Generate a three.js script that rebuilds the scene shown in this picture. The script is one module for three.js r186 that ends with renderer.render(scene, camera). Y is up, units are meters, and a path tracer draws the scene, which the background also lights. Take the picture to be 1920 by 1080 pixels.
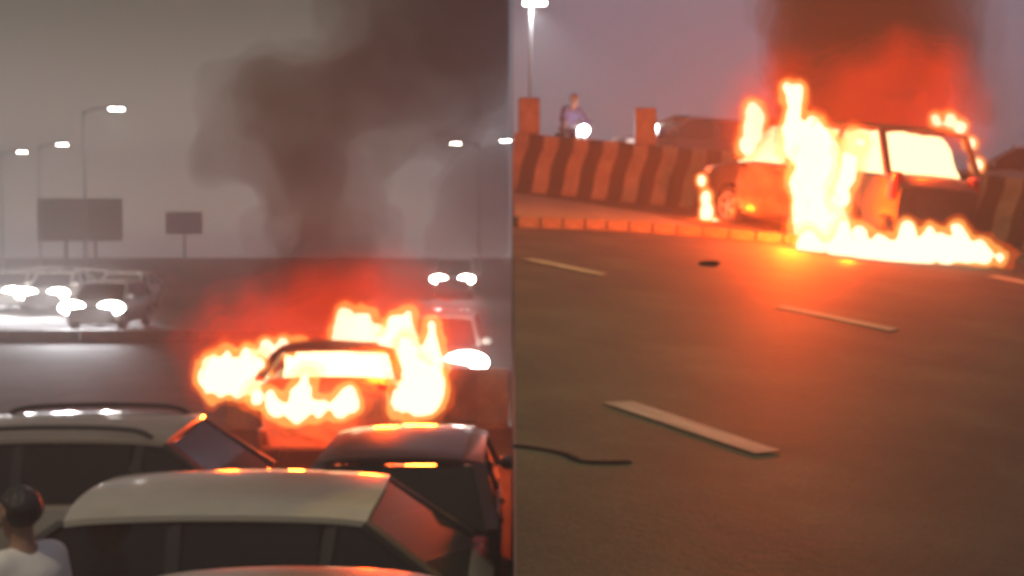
import * as THREE from 'three';
import { mergeGeometries, mergeVertices, toCreasedNormals } from 'three/addons/utils/BufferGeometryUtils.js';
import { RoundedBoxGeometry } from 'three/addons/geometries/RoundedBoxGeometry.js';
import { Brush, Evaluator, SUBTRACTION } from 'three-bvh-csg';

// ------------------------------------------------------------------ camera, sky, light, exposure
const scene = new THREE.Scene();
const FOCAL = 2400, EYE = 3.0, TILT = Math.atan(105 / FOCAL);          // focal length in photo pixels (1920 wide); eye 3 m above the lower road
const camera = new THREE.PerspectiveCamera(2 * Math.atan(540 / FOCAL) * 180 / Math.PI, 16 / 9, 0.1, 900);
camera.position.set(0, EYE, 0);
camera.rotation.x = -TILT;
camera.focus = 1.2; camera.userData.fStop = 8.5;                         // a phone lens that missed its focus: the whole distance is a little soft
const renderer = new THREE.WebGLRenderer({ antialias: true });
renderer.toneMapping = THREE.LinearToneMapping;
renderer.toneMappingExposure = 1;
renderer.shadowMap.enabled = true;

const lerp = THREE.MathUtils.lerp, clamp = THREE.MathUtils.clamp, smooth = (x, a, b) => { const t = clamp((x - a) / (b - a), 0, 1); return t * t * (3 - 2 * t); };
function makeSky() {                                                     // night haze over a city, browner on one side, lavender on the other
  const W = 512, H = 256, data = new Float32Array(W * H * 4);
  for (let j = 0; j < H; j++) for (let i = 0; i < W; i++) {
    const el = ((j + 0.5) / H - 0.5) * 180, az = (i + 0.5) / W * 2 * Math.PI;
    const x = -Math.cos(az), z = -Math.sin(az);                          // u = atan2(z, x) / 2pi + 0.5
    const side = smooth(Math.atan2(x, -z) * 180 / Math.PI, -9, 4) * (z < 0 ? 1 : 0) + (z >= 0 ? smooth(x, -0.5, 0.5) : 0);
    const s = z < 0 ? side : smooth(x, -0.5, 0.5);
    const low = 1 - smooth(el, 0, 11);
    const a = [lerp(0.10, 0.50, low), lerp(0.105, 0.44, low), lerp(0.08, 0.38, low)];
    const b = [lerp(0.15, 0.19, low), lerp(0.175, 0.20, low), lerp(0.25, 0.265, low)];
    for (let c = 0; c < 3; c++) data[(j * W + i) * 4 + c] = lerp(a[c], b[c], s);
    data[(j * W + i) * 4 + 3] = 1;
  }
  const t = new THREE.DataTexture(data, W, H, THREE.RGBAFormat, THREE.FloatType);
  t.mapping = THREE.EquirectangularReflectionMapping; t.magFilter = t.minFilter = THREE.LinearFilter; t.needsUpdate = true;
  return t;
}
scene.background = scene.environment = makeSky();
const moon = new THREE.DirectionalLight(new THREE.Color(1, 0.93, 0.82), 0.12);
moon.name = 'night_sky_light'; moon.position.set(-20, 40, 12); moon.shadow.radius = 40; moon.castShadow = true;
Object.assign(moon.shadow.camera, { left: -40, right: 40, top: 40, bottom: -40, near: 1, far: 140 });
scene.add(moon, moon.target);
scene.fog = new THREE.FogExp2(new THREE.Color(0.92, 0.90, 0.88), 0.0082);

// ------------------------------------------------------------------ helpers
let seed = 7;
const rnd = () => { seed = (seed * 1664525 + 1013904223) >>> 0; return seed / 4294967296; };
const hash = (x, y, z) => { let h = Math.imul(x, 374761393) ^ Math.imul(y, 668265263) ^ Math.imul(z, 2147483647 - 61); h = Math.imul(h ^ (h >>> 13), 1274126177); return ((h ^ (h >>> 16)) >>> 0) / 4294967296; };
function noise(x, y, z) {
  const i = Math.floor(x), j = Math.floor(y), k = Math.floor(z), f = (t) => t * t * (3 - 2 * t), u = f(x - i), v = f(y - j), w = f(z - k);
  const c = (a, b, d) => hash(i + a, j + b, k + d);
  return lerp(lerp(lerp(c(0, 0, 0), c(1, 0, 0), u), lerp(c(0, 1, 0), c(1, 1, 0), u), v), lerp(lerp(c(0, 0, 1), c(1, 0, 1), u), lerp(c(0, 1, 1), c(1, 1, 1), u), v), w) * 2 - 1;
}
const fbm = (x, y, z) => 0.55 * noise(x, y, z) + 0.28 * noise(x * 2.1, y * 2.1, z * 2.1) + 0.17 * noise(x * 4.3, y * 4.3, z * 4.3);
const V = (x, y, z) => new THREE.Vector3(x, y, z);
// a pixel of the photograph and a distance ahead in metres -> a point
function at(px, py, d) {
  const u = (px - 960) / FOCAL, v = (540 - py) / FOCAL, c = Math.cos(TILT), s = Math.sin(TILT), k = d / (c + v * s);
  return V(u * k, EYE + (v * c - s) * k, -d);
}
const RISE = 0.0786, BANK = 0.09, deckY = (x, d) => 1.65 + RISE * d - BANK * x;   // the flyover ramp on the right climbs and is banked
function onDeck(px, py) {                                                 // where a pixel's ray meets the ramp
  let lo = 2, hi = 80;
  for (let i = 0; i < 60; i++) { const m = (lo + hi) / 2, p = at(px, py, m); if (p.y > deckY(p.x, m)) lo = m; else hi = m; }
  return at(px, py, lo);
}
const DECK_UP = V(BANK, 1, RISE).normalize(), deckTurn = new THREE.Quaternion().setFromUnitVectors(V(0, 1, 0), DECK_UP);
const taken = {};
const numbered = (n) => { taken[n] = (taken[n] ?? -1) + 1; return taken[n] ? `${n}_${String(taken[n]).padStart(3, '0')}` : n; };
const shade = (o) => { o.castShadow = o.receiveShadow = true; return o; };
function thing(name, label, category, position = V(0, 0, 0), group) {
  const o = new THREE.Group(); o.name = numbered(name); o.position.copy(position); o.userData = { label, category }; if (group) o.userData.group = group;
  scene.add(o); return o;
}
function part(name, geometry, material, parent) { const m = shade(new THREE.Mesh(geometry, material)); m.name = name; parent.add(m); return m; }
function tag(o, label, category, group) { o.name = numbered(o.name); o.userData = { label, category }; if (group) o.userData.group = group; scene.add(o); return shade(o); }
function structure(name, geometry, material) { const m = shade(new THREE.Mesh(geometry, material)); m.name = numbered(name); m.userData = { kind: 'structure' }; scene.add(m); return m; }
const mat = (r, g, b, o = {}) => new THREE.MeshPhysicalMaterial({ color: new THREE.Color().setRGB(r, g, b), roughness: 0.6, ...o });
const rbox = (w, h, d, r = 0.02, x = 0, y = 0, z = 0) => new RoundedBoxGeometry(w, h, d, 2, Math.min(r, w / 2.1, h / 2.1, d / 2.1)).translate(x, y, z);
function bar(a, b, w, h = w, r = 0.012) {
  const d = b.clone().sub(a), g = rbox(d.length(), h, w, r), q = new THREE.Quaternion().setFromUnitVectors(V(1, 0, 0), d.clone().normalize());
  return g.applyQuaternion(q).translate((a.x + b.x) / 2, (a.y + b.y) / 2, (a.z + b.z) / 2);
}
function tube(points, r, n = 8, closed = false) { return new THREE.TubeGeometry(new THREE.CatmullRomCurve3(points, closed), Math.max(4, points.length * 5), r, n, closed); }
const plain = (g) => { const h = g.index ? g.toNonIndexed() : g; for (const k of Object.keys(h.attributes)) if (!['position', 'normal', 'uv'].includes(k)) h.deleteAttribute(k); return h; };
const merge = (list) => mergeGeometries(list.map(plain));
// a pane or panel with four corners and a thickness
function slab(a, b, c, d, t) {
  const n = b.clone().sub(a).cross(d.clone().sub(a)).normalize().multiplyScalar(t / 2), P = [a, b, c, d].map((p) => p.clone().add(n)), Q = [a, b, c, d].map((p) => p.clone().sub(n));
  const pos = [], uv = [], quad = (p, q, r, s) => { for (const v of [p, q, r, p, r, s]) pos.push(v.x, v.y, v.z); uv.push(0, 0, 1, 0, 1, 1, 0, 0, 1, 1, 0, 1); };
  quad(P[0], P[1], P[2], P[3]); quad(Q[3], Q[2], Q[1], Q[0]);
  for (let i = 0; i < 4; i++) { const j = (i + 1) % 4; quad(P[i], Q[i], Q[j], P[j]); }
  const g = new THREE.BufferGeometry(); g.setAttribute('position', new THREE.Float32BufferAttribute(pos, 3)); g.setAttribute('uv', new THREE.Float32BufferAttribute(uv, 2)); g.computeVertexNormals(); return g;
}
// surface of a distance field (negative inside) on a grid: surface nets
function skin(field, lo, hi, cell) {
  const n = [0, 1, 2].map((k) => Math.ceil((hi.getComponent(k) - lo.getComponent(k)) / cell) + 1), [nx, ny, nz] = n, f = new Float32Array(nx * ny * nz), id = (i, j, k) => (k * ny + j) * nx + i;
  for (let k = 0; k < nz; k++) for (let j = 0; j < ny; j++) for (let i = 0; i < nx; i++) f[id(i, j, k)] = (i > 1 && j > 1 && k > 1 && i < nx - 2 && j < ny - 2 && k < nz - 2) ? field(lo.x + i * cell, lo.y + j * cell, lo.z + k * cell) : 1;
  const v = new Int32Array(nx * ny * nz).fill(-1), pos = [], index = [];
  for (let k = 0; k < nz - 1; k++) for (let j = 0; j < ny - 1; j++) for (let i = 0; i < nx - 1; i++) {
    let x = 0, y = 0, z = 0, c = 0;
    const e = (a, b, dx, dy, dz, ux, uy, uz) => { if ((a < 0) !== (b < 0)) { const t = a / (a - b); x += dx + ux * t; y += dy + uy * t; z += dz + uz * t; c++; } };
    for (let p = 0; p < 2; p++) for (let q = 0; q < 2; q++) {
      e(f[id(i, j + p, k + q)], f[id(i + 1, j + p, k + q)], 0, p, q, 1, 0, 0);
      e(f[id(i + p, j, k + q)], f[id(i + p, j + 1, k + q)], p, 0, q, 0, 1, 0);
      e(f[id(i + p, j + q, k)], f[id(i + p, j + q, k + 1)], p, q, 0, 0, 0, 1);
    }
    if (c) { v[id(i, j, k)] = pos.length / 3; pos.push(lo.x + (i + x / c) * cell, lo.y + (j + y / c) * cell, lo.z + (k + z / c) * cell); }
  }
  const quad = (a, b, c, d, flip) => { if (a < 0 || b < 0 || c < 0 || d < 0) return; if (flip) index.push(a, c, b, a, d, c); else index.push(a, b, c, a, c, d); };
  for (let k = 1; k < nz - 1; k++) for (let j = 1; j < ny - 1; j++) for (let i = 1; i < nx - 1; i++) {
    const a = f[id(i, j, k)] < 0;
    if (a !== f[id(i + 1, j, k)] < 0) quad(v[id(i, j - 1, k - 1)], v[id(i, j, k - 1)], v[id(i, j, k)], v[id(i, j - 1, k)], !a);
    if (a !== f[id(i, j + 1, k)] < 0) quad(v[id(i - 1, j, k - 1)], v[id(i - 1, j, k)], v[id(i, j, k)], v[id(i, j, k - 1)], !a);
    if (a !== f[id(i, j, k + 1)] < 0) quad(v[id(i - 1, j - 1, k)], v[id(i, j - 1, k)], v[id(i, j, k)], v[id(i - 1, j, k)], !a);
  }
  const g = new THREE.BufferGeometry(); g.setAttribute('position', new THREE.Float32BufferAttribute(pos, 3)); g.setIndex(index); g.computeVertexNormals(); return g;
}
const smin = (a, b, k) => { const h = clamp(0.5 + 0.5 * (b - a) / k, 0, 1); return lerp(b, a, h) - k * h * (1 - h); };
function boundsOf(balls, m) { const lo = V(1e9, 1e9, 1e9), hi = V(-1e9, -1e9, -1e9); for (const [c, r] of balls) { lo.min(c.clone().subScalar(r + m)); hi.max(c.clone().addScalar(r + m)); } return [lo, hi]; }

// ------------------------------------------------------------------ textures of matter
function noiseTexture(size, draw, srgb = true) {
  const data = new Uint8Array(size * size * 4);
  for (let j = 0; j < size; j++) for (let i = 0; i < size; i++) { const c = draw(i / size, j / size, i, j); data.set([...c.map((x) => clamp(Math.round(x * 255), 0, 255)), 255], (j * size + i) * 4); }
  const t = new THREE.DataTexture(data, size, size); t.wrapS = t.wrapT = THREE.RepeatWrapping; t.magFilter = THREE.LinearFilter; t.minFilter = THREE.LinearMipmapLinearFilter; t.generateMipmaps = true;
  if (srgb) t.colorSpace = THREE.SRGBColorSpace; t.needsUpdate = true; return t;
}
const wrapN = (u, v, s, k) => { const a = noise(u * s, v * s, k), b = noise((u - 1) * s, v * s, k), c = noise(u * s, (v - 1) * s, k), d = noise((u - 1) * s, (v - 1) * s, k); return lerp(lerp(a, b, u), lerp(c, d, u), v); };
const asphaltMap = noiseTexture(512, (u, v, i, j) => {
  const p = wrapN(u, v, 5, 1) * 0.5 + wrapN(u, v, 13, 2) * 0.3 + wrapN(u, v, 40, 3) * 0.2, g = hash(i, j, 5), s = g > 0.93 ? 0.10 : g < 0.10 ? -0.07 : 0, L = 0.205 + p * 0.12 + s + (hash(i, j, 9) - 0.5) * 0.05;
  return [L * 1.06, L, L * 0.76];
});
const grainMap = noiseTexture(256, (u, v, i, j) => { const L = 0.5 + wrapN(u, v, 30, 4) * 0.25 + (hash(i, j, 2) - 0.5) * 0.5; return [L, L, L]; }, false);
const concreteMap = noiseTexture(256, (u, v, i, j) => { const L = 0.78 + wrapN(u, v, 4, 6) * 0.13 + wrapN(u, v, 14, 7) * 0.08 + (hash(i, j, 3) - 0.5) * 0.06; return [L, L * 0.98, L * 0.94]; });
const sootMap = noiseTexture(256, (u, v) => { const n = wrapN(u, v, 3, 8) * 0.7 + wrapN(u, v, 9, 9) * 0.3 + wrapN(u, v, 40, 10) * 0.25, k = smooth(n, -0.6, 0.6), L = lerp(0.5, 0.85, k); return [L, L * 0.985, L * 0.96]; });
const dustMap = noiseTexture(256, (u, v, i, j) => { const L = 0.93 + wrapN(u, v, 5, 11) * 0.05 + wrapN(u, v, 20, 12) * 0.04 + (hash(i, j, 4) - 0.5) * 0.03; return [L, L * 0.985, L * 0.96]; });

const M = {
  asphalt: mat(0.95, 0.95, 0.95, { map: asphaltMap, bumpMap: grainMap, bumpScale: 0.003, roughness: 0.7, specularIntensity: 0.6 }),
  asphaltLow: mat(0.9, 0.9, 0.9, { map: asphaltMap, bumpMap: grainMap, bumpScale: 0.004, roughness: 0.9, specularIntensity: 0.45 }),
  concrete: mat(0.24, 0.23, 0.20, { map: concreteMap, bumpMap: grainMap, bumpScale: 0.003, roughness: 0.85 }),
  paving: mat(0.28, 0.25, 0.20, { map: concreteMap, roughness: 0.85 }),
  soil: mat(0.07, 0.055, 0.035, { map: concreteMap, bumpMap: grainMap, bumpScale: 0.01, roughness: 0.95 }),
  white: mat(0.38, 0.37, 0.28, { map: concreteMap, roughness: 0.7 }),
  black: mat(0.02, 0.018, 0.013, { map: concreteMap, roughness: 0.7 }),
  marking: mat(0.50, 0.48, 0.42, { map: concreteMap, bumpMap: grainMap, bumpScale: 0.002, roughness: 0.7 }),
  tar: mat(0.010, 0.010, 0.010, { roughness: 0.95, specularIntensity: 0.2, bumpMap: grainMap, bumpScale: 0.003 }),
  steel: mat(0.32, 0.33, 0.34, { roughness: 0.45, metalness: 0.8 }),
  galvanised: mat(0.45, 0.45, 0.46, { roughness: 0.6 }),
  sheet: mat(0.20, 0.22, 0.23, { roughness: 0.6, metalness: 0.3 }),
  rubber: mat(0.02, 0.02, 0.02, { roughness: 0.8 }),
  rim: mat(0.45, 0.45, 0.46, { roughness: 0.35, metalness: 0.8 }),
  plastic: mat(0.025, 0.025, 0.027, { roughness: 0.5 }),
  seat: mat(0.06, 0.055, 0.05, { roughness: 0.9 }),
  glass: mat(0.05, 0.05, 0.05, { roughness: 0.04, transmission: 0.75, ior: 1.45 }),
  lampGlass: mat(0.75, 0.75, 0.75, { roughness: 0.1, clearcoat: 1 }),
  tail: mat(0.30, 0.015, 0.012, { roughness: 0.15, clearcoat: 1 }),
  plate: mat(0.55, 0.53, 0.45, { roughness: 0.5 }),
  headLit: new THREE.MeshStandardMaterial({ color: 0xffffff, emissive: new THREE.Color().setRGB(1, 0.93, 0.84), emissiveIntensity: 55 }),
  lampLit: new THREE.MeshStandardMaterial({ color: 0xffffff, emissive: new THREE.Color().setRGB(1, 0.95, 0.86), emissiveIntensity: 40 }),
  lampWarm: new THREE.MeshStandardMaterial({ color: 0xffffff, emissive: new THREE.Color().setRGB(1, 0.80, 0.42), emissiveIntensity: 40 }),
};
const paint = (r, g, b, o = {}) => mat(r, g, b, { roughness: 0.38, clearcoat: 0.9, clearcoatRoughness: 0.08, map: dustMap, ...o });

// ------------------------------------------------------------------ the ground: a low road on the left, a flyover ramp on the right
function sheet(fx, nx, nz, x0, x1, d0, d1, scale = 3) {
  const pos = [], uv = [], index = [];
  for (let j = 0; j <= nz; j++) for (let i = 0; i <= nx; i++) { const x = lerp(x0, x1, i / nx), d = lerp(d0, d1, j / nz); pos.push(x, fx(x, d), -d); uv.push(x / scale, d / scale); }
  for (let j = 0; j < nz; j++) for (let i = 0; i < nx; i++) { const a = j * (nx + 1) + i, b = a + 1, c = a + nx + 1, e = c + 1; index.push(a, b, e, a, e, c); }
  const g = new THREE.BufferGeometry(); g.setAttribute('position', new THREE.Float32BufferAttribute(pos, 3)); g.setAttribute('uv', new THREE.Float32BufferAttribute(uv, 2)); g.setIndex(index); g.computeVertexNormals(); return g;
}
structure('ground', sheet((x, d) => -0.02, 4, 8, -90, 90, -30, 150, 5), M.soil);
structure('lower_road', sheet((x, d) => 0.004 * noise(x, d, 1), 30, 120, -32, -0.01, -12, 140), M.asphaltLow);
structure('ramp_road', sheet((x, d) => deckY(x, d) + 0.004 * noise(x * 1.3, d * 1.3, 2), 80, 100, 0.012, 42, -10, 46), M.asphalt);
{ // the ramp's side towards the low road
  const s = new THREE.Shape([new THREE.Vector2(-10, -0.4), new THREE.Vector2(46, -0.4), new THREE.Vector2(46, deckY(0.3, 46) - 0.02), new THREE.Vector2(-10, deckY(0.3, -10) - 0.02)]);
  const g = new THREE.ExtrudeGeometry(s, { depth: 0.3, bevelEnabled: false }).rotateY(Math.PI / 2).translate(0.012, 0, 0);
  const w = new THREE.Mesh(g, M.concrete); w.name = 'retaining_wall'; tag(w, 'long grey concrete retaining wall holding up the ramp road', 'wall');
}
{ // added sheet metal divider, edge-on to the camera: keeps firelight and smoke apart
  const t = thing('added_divider', 'tall thin grey sheet metal divider added to part the fire light of lower road and ramp', 'barrier', V(0, 0, -9.4));
  const panel = new THREE.BoxGeometry(0.005, 7.4, 1.98), post = rbox(0.006, 7.5, 0.06, 0.002);
  for (let k = 0; k < 22; k++) {
    part('panel', panel, M.sheet, t).position.set(0.001, 3.7, -1 - 2 * k);
    part('post', post, M.steel, t).position.set(0.001, 3.75, -2 * k);
  }
}
// painted dashes: the pixels of their corners on the ramp
function groundQuad(pixels, lift) { const p = pixels.map(([x, y]) => { const q = onDeck(x, y); q.y += lift; return q; }); return slab(...p, 0.003); }
const dashLabels = ['long pale lane dash crossing the ramp road, widest and brightest', 'thin lane dash lit red below the burning van', 'thin lane dash beyond which the striped barrier stands'];
[[[1130, 757], [1188, 755], [1464, 848], [1416, 853]], [[1452, 577], [1470, 574], [1684, 618], [1668, 622]], [[978, 487], [1002, 486], [1138, 514], [1126, 518]]].forEach((q, k) => {
  const m = new THREE.Mesh(groundQuad(q, 0.007), M.marking); m.name = 'lane_marking'; tag(m, dashLabels[k], 'lane marking', 'lane dashes on the ramp road');
});
{ const m = new THREE.Mesh(groundQuad([[1850, 519], [1870, 517], [1990, 541], [1975, 545]], 0.007), M.marking); m.name = 'lane_marking'; tag(m, 'lane dash lying to the right of the burning van', 'lane marking', 'lane dashes on the ramp road'); }
{ // a tar-filled crack and small bits of debris
  const pts = [[963, 836], [985, 838], [1020, 843], [1060, 852], [1090, 865], [1125, 867], [1180, 866]].map(([x, y]) => { const p = onDeck(x, y); p.y += 0.002; return p; });
  const g = tube(pts, 0.03, 6).applyMatrix4(new THREE.Matrix4()); const p = g.attributes.position, c = new THREE.CatmullRomCurve3(pts);
  for (let i = 0; i < p.count; i++) { const y0 = deckY(p.getX(i), -p.getZ(i)); p.setY(i, y0 + (p.getY(i) - y0) * 0.18); }
  g.computeVertexNormals();
  const m = new THREE.Mesh(g, M.tar); m.name = 'tar_seam'; tag(m, 'dark wavy tar seam on the asphalt of the ramp road', 'tar seam');
  const q = onDeck(1330, 497), d = new THREE.Mesh(new THREE.IcosahedronGeometry(0.1, 1).scale(1.3, 0.35, 0.9).translate(q.x, q.y + 0.02, q.z), M.tar); d.name = 'debris_lump';
  tag(d, 'small dark burnt lump lying on the road before the burning van', 'debris');
}
// ------------------------------------------------------------------ median: kerb, paving, soil, striped barrier
const kerbPath = [[955, 424], [1060, 428], [1180, 433], [1300, 441], [1450, 455], [1640, 470], [1800, 482], [1990, 500]].map(([x, y]) => onDeck(x, y));
kerbPath[0].x = 0.03;
const backPath = [[958, 382], [1060, 397], [1150, 411], [1230, 425]].map(([x, y]) => onDeck(x, y - 8)); backPath[0].x = 0.03;
function raised(points, h, thick) { // a flat plate over the deck with that outline
  const s = new THREE.Shape(points.map((p) => new THREE.Vector2(p.x, p.z))), g = new THREE.ExtrudeGeometry(s, { depth: thick, bevelEnabled: false }).rotateX(Math.PI / 2), p = g.attributes.position;
  for (let i = 0; i < p.count; i++) p.setY(i, p.getY(i) + deckY(p.getX(i), -p.getZ(i)) + h);
  g.computeVertexNormals(); const uv = g.attributes.uv; for (let i = 0; i < uv.count; i++) uv.setXY(i, p.getX(i), p.getZ(i)); return g;
}
{
  const curve = new THREE.CatmullRomCurve3(kerbPath), k = curve.getSpacedPoints(22), far = [V(30, 0, -44), V(0.03, 0, -44)];
  structure('median', raised([...k.map((p) => p.clone().add(V(0.02, 0, -0.14))), ...far], 0.10, 0.2), M.soil);
  structure('paved_strip', raised([...k.slice(0, 9).map((p) => p.clone().add(V(0, 0, -0.16))), ...backPath.slice().reverse()], 0.135, 0.034), M.paving);
  const t = new THREE.Group(); t.name = 'kerb'; t.userData = { kind: 'structure' }; scene.add(t);
  for (let i = 0; i < k.length - 1; i++) {
    const a = k[i], b = k[i + 1], d = b.clone().sub(a), len = Math.hypot(d.x, d.z), g = rbox(len - 0.02, 0.24, 0.16, 0.02);
    const m = part('kerb_stone', g, M.concrete, t); m.position.copy(a).lerp(b, 0.5).add(V(0, 0.03, 0)); m.position.y = deckY(m.position.x, -m.position.z) + 0.03;
    m.quaternion.setFromUnitVectors(V(1, 0, 0), d.normalize());
  }
}
const HUMP = 0.0;
{ // striped crash barrier: blocks painted black and off-white, stripes leaning
  const line = new THREE.CatmullRomCurve3([V(0.03, 0, -27.0), V(3.3, 0, -26.5), V(6.0, 0, -25.0), V(8.65, 0, -22.8), V(11.5, 0, -20.2)]);
  const t = thing('striped_barrier', 'black and off-white striped concrete crash barrier behind the burning van', 'barrier', V(0, 0, 0));
  const N = Math.round(line.getLength() / 0.31), pts = line.getSpacedPoints(N), H = 1.30;
  const prof = [[-0.22, 0], [-0.22, 0.12], [-0.13, 0.40], [-0.10, 1.26], [-0.07, 1.30], [0.07, 1.30], [0.10, 1.26], [0.13, 0.40], [0.22, 0.12], [0.22, 0]];
  const lean = (y) => -0.26 * (1 - smooth(y, 0.0, 1.15)) + 0.035 * Math.sin(y * 6.5);
  for (let i = 0; i < N; i++) {
    const a = pts[i], b = pts[i + 1], dir = V(b.x - a.x, 0, b.z - a.z), len = dir.length(); dir.normalize(); const nrm = V(-dir.z, 0, dir.x);
    const rows = []; for (const y of [0, 0.12, 0.26, 0.4, 0.62, 0.84, 1.05, 1.26, 1.30]) { let w = 0; for (let q = 0; q < 4; q++) if (y >= prof[q][1] && y <= prof[q + 1][1]) w = lerp(-prof[q][0], -prof[q + 1][0], (y - prof[q][1]) / Math.max(1e-6, prof[q + 1][1] - prof[q][1])); rows.push([y, w]); }
    const pos = [], uv = [], index = [];
    for (const e of [0, 1]) for (const [y, w] of rows) for (const s of [-1, 1]) {
      let along = e ? len - (i === N - 1 ? 0 : 0.0005) : 0; along += lean(y);
      const p = a.clone().addScaledVector(dir, along).addScaledVector(nrm, s * w); if (p.x < 0.02) p.x = 0.02; p.y = deckY(p.x, -p.z) + y + 0.02; pos.push(p.x, p.y, p.z); uv.push(i * 0.31 + along + s, y);
    }
    const R = rows.length, id = (e, r, s) => (e * R + r) * 2 + s;
    const quad = (A, B, C, D) => index.push(A, B, C, A, C, D);
    for (let r = 0; r < R - 1; r++) { quad(id(0, r, 1), id(1, r, 1), id(1, r + 1, 1), id(0, r + 1, 1)); quad(id(1, r, 0), id(0, r, 0), id(0, r + 1, 0), id(1, r + 1, 0)); quad(id(0, r, 0), id(0, r, 1), id(0, r + 1, 1), id(0, r + 1, 0)); quad(id(1, r, 1), id(1, r, 0), id(1, r + 1, 0), id(1, r + 1, 1)); }
    quad(id(0, R - 1, 1), id(1, R - 1, 1), id(1, R - 1, 0), id(0, R - 1, 0));
    let g = new THREE.BufferGeometry(); g.setAttribute('position', new THREE.Float32BufferAttribute(pos, 3)); g.setAttribute('uv', new THREE.Float32BufferAttribute(uv, 2)); g.setIndex(index); g = toCreasedNormals(g, 0.6);
    part('painted_block', g, i % 2 ? M.black : M.white, t);
  }
  for (const u of [0.36, 2.76, 5.2, 7.6]) {
    const k = pts.reduce((m, p) => (Math.abs(p.x - u) < Math.abs(m.x - u) ? p : m)), g = rbox(0.45, 0.76, 0.24, 0.03);
    const m = part('pillar', g, M.white, t); m.position.set(Math.max(u, 0.26), deckY(u, -k.z) + 1.32 + 0.37, k.z);
  }
}
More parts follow.
